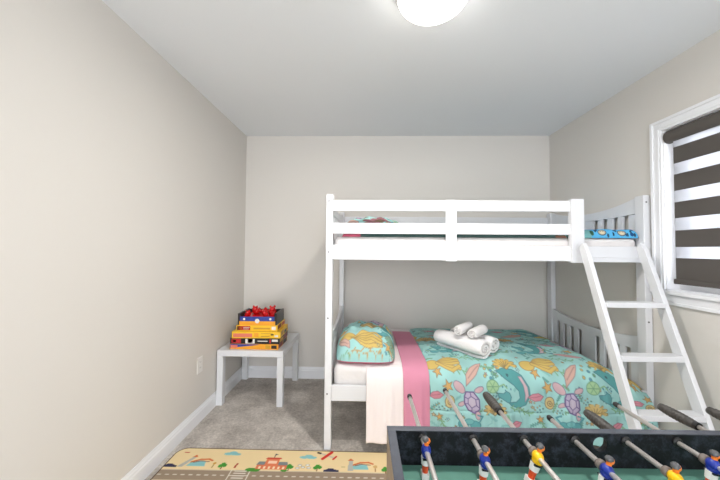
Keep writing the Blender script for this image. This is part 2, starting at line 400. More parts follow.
# ceiling lamp
lp = empty('ceiling_lamp', (.283, 1.315, H), label='round flush ceiling lamp with lit frosted glass dome', cat='lamp')
MB().lathe((0, 0, 0), [(.02, 0), (.165, 0), (.168, -.012), (.160, -.028), (.02, -.028)], seg=48).build('base_ring', NICKEL, lp, smooth=False, bevel=.003)
MB().lathe((0, 0, 0), [(.158, -.022)] + [(.158*math.cos(a), -.026-.082*math.sin(a)) for a in [PI/2*k/12 for k in range(12)]] + [(.004, -.108)], seg=48).build('glass_dome', LAMPG, lp, smooth=True)

ld = bpy.data.lights.new('lamp_light', 'AREA'); ld.shape = 'DISK'; ld.size = .16; ld.energy = LAMP_WATTS; ld.color = (1.0, .96, .91)
lo = bpy.data.objects.new('bulb_light', ld); COL.objects.link(lo); lo.parent = lp; lo.location = (0, 0, -.112)
# wall outlet
ot = empty('wall_outlet', (XL, 2.268, .42), label='white electrical outlet on the left wall near the side table', cat='outlet')
MB().box((0, -.036, -.058), (.006, .036, .058)).build('cover_plate', WPLA, ot, bevel=.003)
for dz in (-.02, .02):
    s = MB().box((.006, -.016, dz-.014), (.008, .016, dz+.014)).build('socket', WPLA, ot, bevel=.002)
    MB().box((.008, -.008, dz-.002), (.0084, -.006, dz+.007)).box((.008, .005, dz-.002), (.0084, .007, dz+.006)).build('slot', BPLA, s)

# ------------------------------------------------------------------ bunk bed
bed = empty('bunk_bed', (.77, 2.52, 0), label='white wooden twin bunk bed with slatted ends and slanted ladder', cat='bunk bed'); BO = -Vector(bed.location)
a0, a1, y0, y1 = -.272, 1.812, 1.991, 3.05; pw, pd = .045, .065
def bolt(b, x, z, y=y0): b.cyl((x, y-.002, z), (x, y+.004, z), .0055, seg=12)
for (x, yy) in ((a0, y0), (a1-pw, y0), (a0, y1-pd), (a1-pw, y1-pd)):
    po = MB(BO).box((x, yy, 0), (x+pw, yy+pd, 1.65)).build('post', WHITE, bed, bevel=.004)
    if yy == y0:
        for z in (1.605, 1.27, .84, .355): bb = MB(BO); bolt(bb, x+pw/2-.004, z); bb.build('bolt', METAL_HOLE, po)
# ends: arched top rails with slats
def arch(x0, x1, zt, zlow, hgt, yA, yB, name='end_rail'):
    n = 24; up = []; dn = []
    for k in range(n+1):
        t = k/n; yy = yA+(yB-yA)*t; e = abs(2*t-1)
        z = zlow+(zt-zlow)*(e**2.2); up.append((yy, z)); dn.append((yy, zlow-hgt+ (zt-zlow)*.25*(e**2)))
    b = MB(BO); V = [[b.bm.verts.new(Vector(q)+b.off) for q in ((x0, *up[k]), (x1, *up[k]), (x1, *dn[k]), (x0, *dn[k]))] for k in range(n+1)]
    for k in range(n):
        for c in range(4): b.bm.faces.new((V[k][c], V[k][(c+1) % 4], V[k+1][(c+1) % 4], V[k+1][c]))
    b.bm.faces.new(V[0]); b.bm.faces.new(V[-1])
    b.build(name, WHITE, bed, bevel=.002)
yi0, yi1 = y0+pd, y1-pd
for (x0, x1) in ((a0+.010, a0+.034), (a1-.034, a1-.010)):
    arch(x0, x1, 1.645, 1.585, .062, yi0, yi1); arch(x0, x1, .735, .688, .058, yi0, yi1)
    for (zb, ztop) in ((1.221, 1.319), (.31, .409)):
        MB(BO).box((x0, yi0, zb), (x1, yi1, ztop)).build('end_rail', WHITE, bed, bevel=.003)
    # slat edges (gap centres taken from the photograph's spacing)
    gaps = [(2.880, 2.924), (2.788, 2.832), (2.696, 2.740), (2.598, 2.642), (2.402, 2.448), (2.309, 2.353), (2.214, 2.258), (2.124, 2.172)]
    gaps = sorted(gaps); edges = []; prev = yi0
    for g0, g1 in gaps: edges.append((prev, g0)); prev = g1
    edges.append((prev, yi1))
    for (zb, ztop) in ((1.319, 1.535), (.409, .645)):
        for (e0, e1) in edges:
            MB(BO).box((x0+.004, e0, zb), (x1-.004, e1, ztop)).build('slat', WHITE, bed, bevel=.002)
xi0, xi1 = a0+pw, a1-pw
# side rails
for (ya_, yb_) in ((y0+.002, y0+.024), (y1-.024, y1-.002)):
    for (zb, ztop) in ((1.221, 1.319), (.31, .409)):
        MB(BO).box((xi0, ya_, zb), (xi1, yb_, ztop)).build('side_rail', WHITE, bed, bevel=.003)
# guard rails
for (zb, ztop) in ((1.541, 1.612), (1.391, 1.462)):
    MB(BO).box((xi0, y0+.002, zb), (1.306, y0+.022, ztop)).build('guard_rail', WHITE, bed, bevel=.003)
    MB(BO).box((xi0, y1-.022, zb), (xi1, y1-.002, ztop)).build('guard_rail', WHITE, bed, bevel=.003)
MB(BO).box((1.305, y0-.014, 1.212), (1.385, y0+.024, 1.622)).build('guard_post', WHITE, bed, bevel=.003)
MB(BO).box((.508, y0-.006, 1.215), (.578, y0+.002, 1.614)).build('guard_post', WHITE, bed, bevel=.002)
MB(BO).box((.508, y1-.034, 1.30), (.578, y1-.024, 1.614)).build('guard_post', WHITE, bed, bevel=.002)
# mattress supports
for z in (.33, 1.235):
    MB(BO).box((xi0, y0+.024, z), (xi1, y1-.024, z+.018)).build('mattress_base', WHITE, bed)
# ladder
lad = MB(BO).box((1.385, y0-.022, 1.218), (1.747, y0+.001, 1.246)).build('ladder', WHITE, bed, bevel=.003)
LXc, LW = 1.512, .322
def ly(z): return 1.425+.372*z
def lrail(x):
    b = MB(BO); th = .027; dy = .031
    z0, z1 = 0.0, 1.31
    b.prism([(x, ly(z0)-dy, z0), (x, ly(z0)+dy, z0), (x, ly(z1)+dy, z1+.0), (x, ly(z1)+dy-.03, z1+.03), (x, ly(z1)-dy, z1-.02)], (th, 0, 0))
    o = b.build('ladder_rail', WHITE, lad, bevel=.003)
    return o
for x in (LXc-LW/2-.027, LXc+LW/2):
    o = lrail(x)
for z in (1.0, .735, .478, .22):
    b = MB(BO); yy = ly(z-.014)
    b.box((LXc-LW/2, yy-.033, z-.030), (LXc+LW/2, yy+.033, z)); b.build('rung', WHITE, lad, bevel=.004)

# ------------------------------------------------------------------ bedding, lower bunk
def rounded_block(name, lo, hi, r, m, amp=.004, **k):
    b = MB(); b.box(lo, hi); bmesh.ops.bevel(b.bm, geom=b.bm.edges[:]+b.bm.verts[:], offset=r, segments=5, profile=.5, affect='EDGES')
    return b.build(name, m, None, smooth=True, **k)
rounded_block('mattress', (-.218, 2.022, .348), (1.58, 3.0, .525), .045, SHEETW, label='white twin mattress in a fitted sheet on the lower bunk', cat='mattress')
rounded_block('mattress', (-.218, 2.022, 1.253), (1.752, 3.018, 1.374), .03, SHEETW, label='white twin mattress in a fitted sheet on the upper bunk', cat='mattress')

PATH = [(3.022, .40), (3.018, .46), (2.995, .490), (2.94, .508), (2.7, .524), (2.4, .530), (2.2, .530), (2.11, .528), (2.05, .516), (2.005, .485), (1.985, .44), (1.979, .38), (1.975, .28), (1.970, .18), (1.964, .07)]
def resample(pts, n):
    P = np.array(pts, float)
    # Catmull-Rom smoothing
    out = []
    for i in range(len(P)-1):
        p0, p1, p2, p3 = P[max(i-1, 0)], P[i], P[i+1], P[min(i+2, len(P)-1)]
        for t in np.linspace(0, 1, 12, endpoint=False):
            out.append(.5*((2*p1)+(-p0+p2)*t+(2*p0-5*p1+4*p2-p3)*t*t+(-p0+3*p1-3*p2+p3)*t**3))
    out.append(P[-1]); Q = np.array(out); s = np.concatenate([[0], np.cumsum(np.hypot(*np.diff(Q, axis=0).T))])
    t = np.linspace(0, s[-1], n); R = np.stack([np.interp(t, s, Q[:, 0]), np.interp(t, s, Q[:, 1])], 1)
    T = np.gradient(R, axis=0); T /= np.linalg.norm(T, axis=1)[:, None]
    N = np.stack([T[:, 1], -T[:, 0]], 1)
    return R, N, t
def drape(name, xa, xb, off, m, nu, nv, thick, zend=.07, wob=.006, puff=0.0, droop=False, printfn=None, xshift=None, **k):
    pth = [p for p in PATH if p[1] > zend or p[0] > 2.0]
    last = PATH[-1] if zend <= .07 else (np.interp(zend, [.07, .18, .28, .38], [1.964, 1.970, 1.975, 1.979]), zend)
    if pth[-1] != PATH[-1]: pth.append(tuple(last))
    R, N, S = resample(pth, nv)
    # make normals point outward (up / towards the room)
    if N[nv//3][1] < 0: N = -N
    ts = np.linspace(0, 1, nu)
    U = np.zeros((nu, nv)); V = np.zeros((nu, nv)); co = np.zeros((nu, nv, 3))
    rs = np.random.RandomState(5)
    ph = rs.rand(12)*6.28
    front = np.clip((S-(S[-1]-.50))/.35, 0, 1); front = front*front*(3-2*front)
    for i, t in enumerate(ts):
        x = xa+(xb-xa)*t
        edge = min(t, 1-t)*(xb-xa)
        e = 1-math.exp(-edge/.03) if puff else 1.0
        w1 = wob*(np.sin(x*34+ph[0]+S*1.5)+.6*np.sin(x*71+ph[1]-S*2)+.3*np.sin(x*130+ph[2]+S*4))*front
        w2 = .0028*(np.sin(x*9+S*7+ph[3])+np.sin(x*17-S*11+ph[4])+.6*np.sin(S*26+x*5+ph[5]))*(1-front*.6)
        if not puff: w2 = w2*.35
        o = off+np.maximum(w1+wob*1.2*front, 0)+np.abs(w2)+puff*e
        if puff: o = o-.006*np.exp(-((S-(S[-1]-.185))/.006)**2)
        yy = R[:, 0]+N[:, 0]*o; z = R[:, 1]+N[:, 1]*o
        xx = np.full(nv, x)
        if droop:
            top = np.clip((R[:, 1]-.30)/.2, 0, 1)*1.0
            d = smooth(1.46, 1.76, x)*.105
            z = z-d*top
            xx = np.where(R[:, 0] > 2.0, np.minimum(xx, 9), xx)
            # keep inside the end panel on the mattress, flare to the post in front
            lim = 1.752+.036*front
            xx = xa+(lim-xa)*t
        if xshift: xx = xx+xshift(S/S[-1])*1.0
        co[i, :, 0] = xx; co[i, :, 1] = yy; co[i, :, 2] = z
        U[i] = xx; V[i] = S
    verts = co.reshape(-1, 3)
    ii, jj = np.meshgrid(np.arange(nu-1), np.arange(nv-1), indexing='ij')
    A = (ii*nv+jj).ravel(); F = np.stack([A, A+nv, A+nv+1, A+1], 1)
    me = bpy.data.meshes.new(name); me.from_pydata(verts.tolist(), [], F.tolist()); me.update()
    if printfn: printfn(me, U, V, R, S)
    o = link_mesh(name, me, m, None, smooth=True, **k)
    s = o.modifiers.new('thick', 'SOLIDIFY'); s.thickness = thick; s.offset = -1
    # solidify grows opposite to the normal; flip if normals face inward
    if me.polygons[(nu//2)*(nv-1)+nv//3].normal.z < 0: s.offset = 1
    return o

def xs_top(s): return .02*(1-s)-.01
drape('bed_sheet', .0, .27, .002, SHEET, 60, 150, .003, zend=.07, wob=.006, label='white top sheet folded over the edge beside the lower pillow', cat='sheet')
drape('blanket', .235, .43, .010, PINK, 50, 150, .004, zend=.09, wob=.006, label='pink cotton blanket strip between white sheet and teal duvet', cat='blanket')

TEAL = (156, 202, 199)
MUTE = .34
def duvet_print(me, U, V, R, S):
    c = Canvas(U, V, TEAL); c.mute = MUTE
    def vt(y):   # arc length on top at y
        k = np.argmin(np.abs(R[:, 0]-y)+(R[:, 1] < .5)*5); return S[k]
    def vf(z):
        msk = R[:, 0] < 2.02; k = np.argmin(np.abs(R[:, 1]-z)+(~msk)*5); return S[k]
    rs = np.random.RandomState(3)
    # soft darker and lighter patches of the printed ground
    n = sum(np.sin(c.U*f+p)*np.sin(c.V*g+q) for f, p, g, q in [(11, 1, 9, 2), (23, 2, 19, 0), (41, 4, 37, 1)])
    c.C *= (1+.025*n)[:, None]
    up = PI    # cloth v grows towards the floor, so "up" is -v
    items = []
    F = lambda X, z: (X, vf(z)); T = lambda X, y: (X, vt(y))
    for (dx, k) in ((0, 0), (.615, 1), (1.23, 2), (-.615, 3)):
        L = [('turtle', F(.657+dx, .34), .1, up, -1), ('whale', F(.92+dx, .43), .10, up, -1), ('star', F(.512+dx, .43), .07, 2.8),
             ('star', F(.453+dx, .49), .06, .3), ('shell', F(.44+dx, .38), .08, 2.9), ('spiral', F(.521+dx, .345), .075, 0),
             ('crab', F(.64+dx, .22), .11, up), ('weed', F(.60+dx, .50), .09, .1), ('fish', F(.68+dx, .49), .11, PI, -1)[:4],
             ('dots', F(.785+dx, .50), .09, 0), ('ball', F(.79+dx, .43), .085, up), ('coral', F(.80+dx, .29), .105, up),
             ('weed', F(.96+dx, .30), .08, .3), ('shell', F(.925+dx, .21), .07, 2.6), ('weed', F(.48+dx, .20), .07, 1.2), ('star', F(.455+dx, .25), .05, .5),
             ('dots', F(.45+dx, .31), .05, .5)]
        items += L
        items += [('octo', T(.50+dx, 2.06), .12, 0), ('coral', T(.90+dx, 2.05), .11, up, (232, 178, 70)), ('weed', T(.68+dx, 2.12), .1, .2), ('fish', T(.78+dx, 2.18), .12, 1.2, (222, 150, 150)),
                  ('whale', T(.60+dx, 2.34), .11, up+.6, -1), ('turtle', T(.92+dx, 2.40), .1, up+.5, -1), ('shell', T(.76+dx, 2.40), .1, .3, (215, 130, 150)), ('star', T(.84+dx, 2.27), .08, 0),
                  ('crab', T(.52+dx, 2.24), .1, up), ('dots', T(.70+dx, 2.27), .1, 0), ('coral', T(.48+dx, 2.52), .13, up, (220, 165, 85)), ('weed', T(.74+dx, 2.55), .12, .3, (60, 130, 110)),
                  ('octo', T(.92+dx, 2.62), .12, .4), ('fish', T(.62+dx, 2.66), .14, .5), ('whale', T(.80+dx, 2.80), .12, up, -1), ('shell', T(.56+dx, 2.82), .1, 0), ('star', T(.70+dx, 2.78), .09, .5, (228, 175, 70)), ('weed', T(.96+dx, 2.80), .1, 0, (60, 130, 110))]
    fill = random.Random(11)
    for k in range(620):
        p = (fill.uniform(.4, 1.8), fill.uniform(0, S[-1]) if k < 420 else fill.uniform(0, S[-1]-.55)); s_ = fill.uniform(.018, .04); a = fill.uniform(0, 6.28); q = fill.random()
        if q < .35: m_weed(c, p, s_, a, fill.choice([(110, 165, 120), (80, 150, 140), (120, 190, 185)]))
        elif q < .6: m_dots(c, p, s_*1.3, a)
        elif q < .8: c.line(c.xf([(-1, 0), (-.4, .4), (.3, .2), (1, .5)], p, s_, a), (112, 176, 178), .003)
        else: m_star(c, p, s_*.8, a, fill.choice([(226, 160, 70), (225, 150, 150), (240, 210, 140)]))
    mermaid_print(c, items)
    c.store(me)
drape('duvet', .40, 1.75, .012, PRINT, 400, 430, .014, zend=.10, wob=.006, puff=.014, droop=True, printfn=duvet_print, label='teal duvet with turtles, whales and coral covering the lower bunk', cat='duvet')

# pillows: closed cushion mesh (upper and lower sheets share the rim)
def pillow(name, c, hx, hy, hh, rot, items, back, loc_rx=0, n=110, base=TEAL, ny=150, **k):
    us = np.linspace(-1, 1, n); vs = np.linspace(-1, 1, ny)
    U, V = np.meshgrid(us, vs, indexing='ij')
    prof = np.clip((1-np.abs(U)**3), 0, 1)**.42*np.clip((1-np.abs(V)**3.4), 0, 1)**.42
    sx = np.sqrt(1-.2*V**4); sy = np.sqrt(1-.2*U**4)
    X = U*hx*sx*(1); Y = V*hy*sy
    wr = .006*(np.sin(U*7+V*9)+np.sin(U*13-V*5+1)+.7*np.sin(V*21+U*3))*prof
    Zt = hh*(prof*.88)+wr; Zb = -hh*prof*.10-.004
    me = bpy.data.meshes.new(name); vt = np.stack([X, Y, Zt], 2).reshape(-1, 3); vb = np.stack([X, Y, Zb-.0005], 2).reshape(-1, 3)
    ii, jj = np.meshgrid(np.arange(n-1), np.arange(ny-1), indexing='ij'); A = (ii*ny+jj).ravel()
    F1 = np.stack([A, A+ny, A+ny+1, A+1], 1); F2 = np.stack([A+1, A+ny+1, A+ny, A], 1)+n*ny
    rim = []
    path = [(i, 0) for i in range(n)]+[(n-1, j) for j in range(1, ny)]+[(i, ny-1) for i in range(n-2, -1, -1)]+[(0, j) for j in range(ny-2, 0, -1)]
    idx = [i*ny+j for i, j in path]
    for a_, b_ in zip(idx, idx[1:]+idx[:1]): rim.append((a_, a_+n*ny, b_+n*ny, b_))
    me.from_pydata(np.concatenate([vt, vb]).tolist(), [], F1.tolist()+F2.tolist()+rim); me.update()
    def arc(ax):
        d = np.sqrt(np.diff(X, axis=ax)**2+np.diff(Y, axis=ax)**2+np.diff(Zt, axis=ax)**2); c_ = np.cumsum(d, axis=ax)
        c_ = np.concatenate([np.zeros_like(np.take(c_, [0], axis=ax)), c_], axis=ax); return c_-np.take(c_, [c_.shape[ax]//2], axis=ax)
    cv = Canvas(arc(0), arc(1), base); cv.mute = MUTE; mermaid_print(cv, [(q[0], (q[1][0]*1.3, q[1][1]*1.3))+tuple(q[2:]) for q in items])
    cb = np.tile(np.array(back, float)/255, (n*ny, 1)); cv.C = np.concatenate([cv.C, cb]); cv.store(me)
    o = link_mesh(name, me, PRINT, None, smooth=True, **k); o.location = c; o.rotation_euler = (loc_rx, 0, rot)
    return o
PIN = (196, 70, 110)
pit = [('octo', (-.03, -.17), .17, -.05), ('whale', (.13, -.05), .12, .4), ('weed', (-.10, .02), .12, .6, (60, 130, 120)), ('coral', (.03, .0), .15, 0, (222, 175, 90)), ('fish', (-.12, -.19), .10, 0),
       ('star', (.13, -.2), .1, 0), ('dots', (.10, -.24), .1, 0), ('coral', (.16, -.16), .12, 2, (110, 160, 130)), ('shell', (-.14, .12), .12, .6), ('turtle', (.05, .14), .14, 0), ('weed', (.0, -.26), .14, 0, (200, 150, 80)),
       ('coral', (-.06, .22), .15, 1), ('fish', (.14, .22), .12, 2), ('star', (-.15, -.05), .1, 1), ('dots', (-.02, .08), .12, 0), ('weed', (-.15, -.26), .1, 0), ('spiral', (.15, .05), .1, 0)]
pillow('pillow', (-.003, 2.325, .550), .208, .30, .185, -.03, pit, PIN, 0, label='teal sea-print pillow with pink edge on the lower bunk', cat='pillow')
pillow('pillow', (.03, 2.36, 1.414), .22, .29, .12, .05, pit[1:]+[('weed', (-.05, -.12), .14, .4, (120, 90, 60)), ('coral', (.02, -.2), .16, .3, (150, 60, 80)), ('weed', (.05, -.05), .16, 0, (190, 160, 80)), ('turtle', (-.06, -.02), .12, 1)], PIN, label='multicoloured print pillow behind the guard rail on the upper bunk', cat='pillow')

# ------------------------------------------------------------------ upper bunk bedding
def slab_print(name, lo, hi, nx, ny, fn, thick, wob=.004, **k):
    xs = np.linspace(lo[0], hi[0], nx); yl = thick*.6; kf = ny//3
    ys = np.concatenate([lo[1]+yl*np.linspace(0, 1, kf, endpoint=False)**2, np.linspace(lo[1]+yl, hi[1], ny-kf)])
    X, Y = np.meshgrid(xs, ys, indexing='ij')
    fe = np.clip((Y-lo[1])/yl, 0, 1); VV = lo[1]+np.where(fe < 1, thick*.8*np.arccos(1-fe), thick*.8*PI/2+(Y-lo[1]-yl))
    # top, wrapping down at the front: v arc
    r = thick
    Z = lo[2]+thick+wob*(np.sin(X*9)+np.sin(Y*12+X*4)+.8*np.sin(X*31+Y*8))*.5
    e = np.minimum(np.minimum(X-lo[0], hi[0]-X), np.minimum(Y-lo[1], hi[1]-Y)); f = np.clip(e/(thick*.6), 0, 1)
    Z = lo[2]+.001+(Z-lo[2]-.001)*np.sqrt(1-(1-f)**2)
    co = np.stack([X, Y, Z], 2).reshape(-1, 3); cb = np.stack([X, Y, np.full_like(X, lo[2])], 2).reshape(-1, 3)
    A = (np.arange(nx-1)[:, None]*ny+np.arange(ny-1)[None, :]).ravel()
    F1 = np.stack([A, A+ny, A+ny+1, A+1], 1); F2 = np.stack([A+1, A+ny+1, A+ny, A], 1)+nx*ny
    path = [(i, 0) for i in range(nx)]+[(nx-1, j) for j in range(1, ny)]+[(i, ny-1) for i in range(nx-2, -1, -1)]+[(0, j) for j in range(ny-2, 0, -1)]
    idx = [i*ny+j for i, j in path]; rim = [(a_, a_+nx*ny, b_+nx*ny, b_) for a_, b_ in zip(idx, idx[1:]+idx[:1])]
    me = bpy.data.meshes.new(name); me.from_pydata(np.concatenate([co, cb]).tolist(), [], F1.tolist()+F2.tolist()+rim); me.update()
    c = fn(X, VV); c.store(me)
    return link_mesh(name, me, PRINT, None, smooth=True, **k)
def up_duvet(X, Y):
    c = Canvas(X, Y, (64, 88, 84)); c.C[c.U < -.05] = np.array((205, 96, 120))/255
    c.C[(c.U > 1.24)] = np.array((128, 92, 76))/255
    mermaid_print(c, [('octo', (.3, 2.3), .12, 0), ('whale', (.7, 2.5), .12, 0), ('turtle', (1.0, 2.4), .12, 0), ('coral', (.5, 2.7), .12, 0)])
    return c
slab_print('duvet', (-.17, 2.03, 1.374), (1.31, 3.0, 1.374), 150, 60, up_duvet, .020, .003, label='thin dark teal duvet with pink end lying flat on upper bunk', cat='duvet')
def blue_print(X, Y):
    c = Canvas(X, Y, (84, 168, 214)); rs = random.Random(4)
    c.C[c.U < 1.46] = np.array((120, 176, 176))/255
    for k in range(120):
        p = (rs.uniform(1.33, 1.75), rs.uniform(2.03, 2.6)); s = rs.uniform(.008, .022)
        if p[0] < 1.47:
            c.poly(ell(p[0], p[1], s*.6, s, 9), rs.choice([(185, 190, 100), (50, 90, 70), (225, 220, 150)]), (60, 100, 80), .002)
        else: c.poly(ell(p[0], p[1], s*.6, s*.6, 8), (30, 70, 120))
    for (x, y) in ((1.53, 2.050), (1.655, 2.048), (1.59, 2.11), (1.72, 2.12), (1.50, 2.2), (1.65, 2.22)):
        c.poly(ell(x, y, .026, .018, 14), (176, 170, 150), (50, 60, 70), .004); c.poly(ell(x, y-.003, .014, .009, 10), (206, 192, 160)); c.poly(ell(x-.008, y+.006, .003, .003, 6), (40, 30, 30)); c.poly(ell(x+.008, y+.006, .003, .003, 6), (40, 30, 30))
    for x in (1.49, 1.565, 1.60, 1.62, 1.69, 1.715, 1.735): c.poly(ell(x, 2.03+(x*977 % 1)*.045, .007, .012, 9), (38, 70, 92))
    return c
slab_print('blanket', (1.325, 2.018, 1.374), (1.755, 2.90, 1.374), 150, 260, blue_print, .056, .006, label='folded blue animal-print blanket at the ladder end of upper bunk', cat='blanket')

# ------------------------------------------------------------------ towels
def towel(p0, p1, rx, rz, turns, th, label, group=None, start=0.0, flip=1):
    p0 = Vector(p0); p1 = Vector(p1); d = (p1-p0); L = d.length
    n = int(turns*28); inner = []; outer = []
    for k in range(n+1):
        t = k/n; a = start+flip*2*PI*turns*t; r = .10+.90*t*1.0
        ro = r; ri = max(.02, r-th)
        outer.append((rx*ro*math.cos(a), rz*ro*math.sin(a))); inner.append((rx*ri*math.cos(a), rz*ri*math.sin(a)))
    b = MB(); ax = d.normalized(); side = ax.cross(Vector((0, 0, 1))).normalized(); upv = Vector((0, 0, 1))
    rows = []
    nl = 9
    rr = random.Random(int(p0.x*1000))
    for j in range(nl):
        s = j/(nl-1); sh = 1-.10*max(0, (abs(2*s-1)-.75)/.25)**2
        ring = []
        for (pt, wob) in [(q, 0) for q in outer]+[(q, 0) for q in reversed(inner)]:
            jit = 1+.012*math.sin(s*9+pt[0]*40)
            ring.append(b.bm.verts.new(p0+ax*(L*s)+side*(pt[0]*sh*jit)+upv*(pt[1]*sh*jit)))
        rows.append(ring)
    m = len(rows[0])
    for j in range(nl-1):
        for k in range(m):
            b.bm.faces.new((rows[j][k], rows[j][(k+1) % m], rows[j+1][(k+1) % m], rows[j+1][k]))
    h = n+1
    for ring in (rows[0], rows[-1]):
        for k in range(n):
            b.bm.faces.new((ring[k], ring[k+1], ring[m-2-k], ring[m-1-k]))
    o = b.build('rolled_towel', TOWEL, None, smooth=True, label=label, cat='towel', group=group)
    bv = o.modifiers.new('bev', 'BEVEL'); bv.width = .0035; bv.segments = 2; bv.limit_method = 'ANGLE'; bv.angle_limit = 1.0
    return o
g = 'rolled white towels on the lower bunk'
ZT = .560
towel((.555, 2.40, ZT+.064), (.795, 2.085, ZT+.064), .086, .068, 2.6, .22, 'large rolled white towel lying nearest the bed front, under the small rolls', g, 1.2)
towel((.69, 2.48, ZT+.061), (.905, 2.20, ZT+.061), .080, .064, 2.6, .22, 'large rolled white towel behind the front large roll', g, 1.9)
towel((.635, 2.175, ZT+.158), (.775, 2.345, ZT+.158), .038, .037, 2.4, .22, 'small rolled white washcloth on top, the left of the pair', g, .4)
towel((.715, 2.125, ZT+.152), (.855, 2.285, ZT+.152), .040, .037, 2.4, .22, 'small rolled white washcloth on top, the right of the pair', g, 2.0, -1)

# ------------------------------------------------------------------ side table and board games
st = empty('side_table', (-1.2288+.275, 2.5067+.275, 0), -.0124, label='small square white side table in the left corner', cat='table')
MB().box((-.275, -.275, .40), (.275, .275, .45)).build('tabletop', WHITE, st, bevel=.003)
for sx in (-1, 1):
    for sy in (-1, 1):
        x = sx*.25; y = sy*.25
        MB().box((x-.025, y-.025, 0), (x+.025, y+.025, .40)).build('leg', WHITE, st, bevel=.002)
CY = mat('yellow_card', rgb(240, 192, 40), .4); COR = mat('orange_card', rgb(236, 160, 40), .4); CBK = mat('black_card', rgb(30, 26, 28), .4)
CRED = mat('red_print', rgb(192, 36, 38), .4); CBL = mat('blue_print', rgb(38, 62, 150), .4); CPK = mat('pink_red_print', rgb(222, 120, 100), .4)
CWH = mat('white_print', rgb(235, 228, 220), .4); CDR = mat('dark_red_card', rgb(128, 30, 34), .4); RPL = mat('red_glossy_plastic', rgb(200, 20, 24), .2); CDY = mat('dark_yellow_card', rgb(200, 150, 40), .4)
def gamebox(c, w, d, h, rot, mlid, mbase, lab, marks, split=.5, right=None):
    o = empty('board_game_box', c, rot, label=lab, cat='board game', group='board games stacked on the side table')
    b = MB()
    b.box((-w/2+.0015, -d/2+.0015, 0), (w/2-.0015, d/2-.0015, h*.9)); b.build('tray', mbase, o, bevel=.001)
    l = MB().box((-w/2, -d/2, h*(1-split)), (w/2, d/2, h)).build('lid', mlid, o, bevel=.0012)
    for (x0, x1, z0, z1, m) in marks:
        MB().box((-w/2+w*x0, -d/2-.0006, h*z0), (-w/2+w*x1, -d/2+.0002, h*z1)).build('printed_panel', m, l)
    for (q0, q1, z0, z1, m) in (right or []):
        MB().box((w/2-.0002, -d/2+d*q0, h*z0), (w/2+.0006, -d/2+d*q1, h*z1)).build('printed_panel', m, l)
    return o
zc = .45
def tri_marks(): return None
# 1 bottom: orange with a blue wedge and a red patch
h1 = .045; o = gamebox((-.935, 2.67, zc), .408, .262, h1, -.02, COR, COR, 'orange board game box with blue wedge, bottom of the stack', [(.02, .16, .25, .75, CPK), (.74, .83, .2, .8, CDY), (.86, .97, .2, .8, CBK)], .97, [(.05, .5, .2, .9, CDR), (.55, .95, .1, .9, CBK)])
l = [c for c in children(o) if c.name.startswith('lid')][0]
MB().prism([(-.20, -.1315, .010), (-.20, -.1315, .042), (.05, -.1315, .042), (.0, -.1315, .034)], (0, .0008, 0)).build('printed_panel', CBL, l)
zc += h1
h2 = .046; gamebox((-.932, 2.672, zc), .412, .265, h2, .0, CBK, CBK, 'black board game box with white and red pictures, second from bottom', [(.03, .22, .15, .9, CRED), (.06, .12, .3, .7, CWH), (.31, .50, .1, .9, CWH), (.36, .46, .2, .9, CRED), (.56, .76, .45, .6, CWH), (.80, .83, .15, .9, CRED), (.85, .97, .45, .85, CWH)], .97, [(.1, .45, .2, .8, CDY), (.5, .9, .1, .9, CDR)])
zc += h2
h3 = .056; gamebox((-.925, 2.675, zc), .405, .27, h3, .03, CY, CY, 'yellow board game box with red lettering band, third from bottom', [(.03, .42, .18, .72, CPK), (.46, .55, .2, .8, COR), (.60, .85, .7, .78, CDY), (.80, .86, .45, .65, CBK), (.88, .95, .2, .5, CWH), (.6, .78, .25, .38, CDY)], .97, [(.08, .4, .3, .9, CDY), (.5, .8, .15, .6, CBK), (.84, .98, .3, .9, CDY)])
zc += h3
h4 = .046; gamebox((-.925, 2.685, zc), .345, .25, h4, .02, CY, CY, 'smaller yellow board game box with red square label, fourth from bottom', [(.02, .09, .15, .85, CBK), (.04, .34, .15, .88, CRED), (.06, .14, .3, .75, COR), (.17, .32, .55, .7, CWH), (.17, .30, .3, .42, CWH), (.42, .82, .3, .6, CDY), (.86, .96, .2, .8, CWH)], .97, [(.05, .5, .2, .9, CDR), (.6, .95, .2, .8, CRED)])
zc += h4
# top: open tray game with red levers
tg = empty('board_game', (-.925, 2.685, zc), .02, label='open black, blue and orange tray game full of red plastic pieces, top of stack', cat='board game', group='board games stacked on the side table')
W, D, hh = .29, .235, .085
b = MB(); b.box((-W/2-.012, -D/2, 0), (W/2+.012, D/2, .006)); b.box((-W/2-.02, -D/2+.002, 0), (-W/2, D/2, hh+.012)); b.box((W/2, -D/2+.002, 0), (W/2+.02, D/2, hh+.012)); b.box((-W/2, D/2-.006, 0), (W/2, D/2, hh+.008))
b.build('tray', CBK, tg, bevel=.001)
fr = MB().box((-W/2-.006, -D/2-.003, 0), (W/2+.006, -D/2+.002, .034)).build('front_panel', COR, tg)
fb = MB().box((-W/2, -D/2-.003, .034), (W/2, -D/2+.002, .072)).build('front_panel', CBL, tg)
MB().lathe((0, -D/2-.0035, .036), [(.001, 0), (.019, 0), (.019, .0008), (.001, .0008)], 'y', 20).build('badge', CWH, fb)
for x in (-.11, .11): MB().lathe((x, -D/2-.0035, .052), [(.001, 0), (.010, 0), (.010, .0006), (.001, .0006)], 'y', 14).build('badge', CWH, fb)
MB().box((-W/2+.004, -D/2+.006, .006), (W/2-.004, D/2-.01, .070)).build('game_base', RPL, tg, bevel=.01)
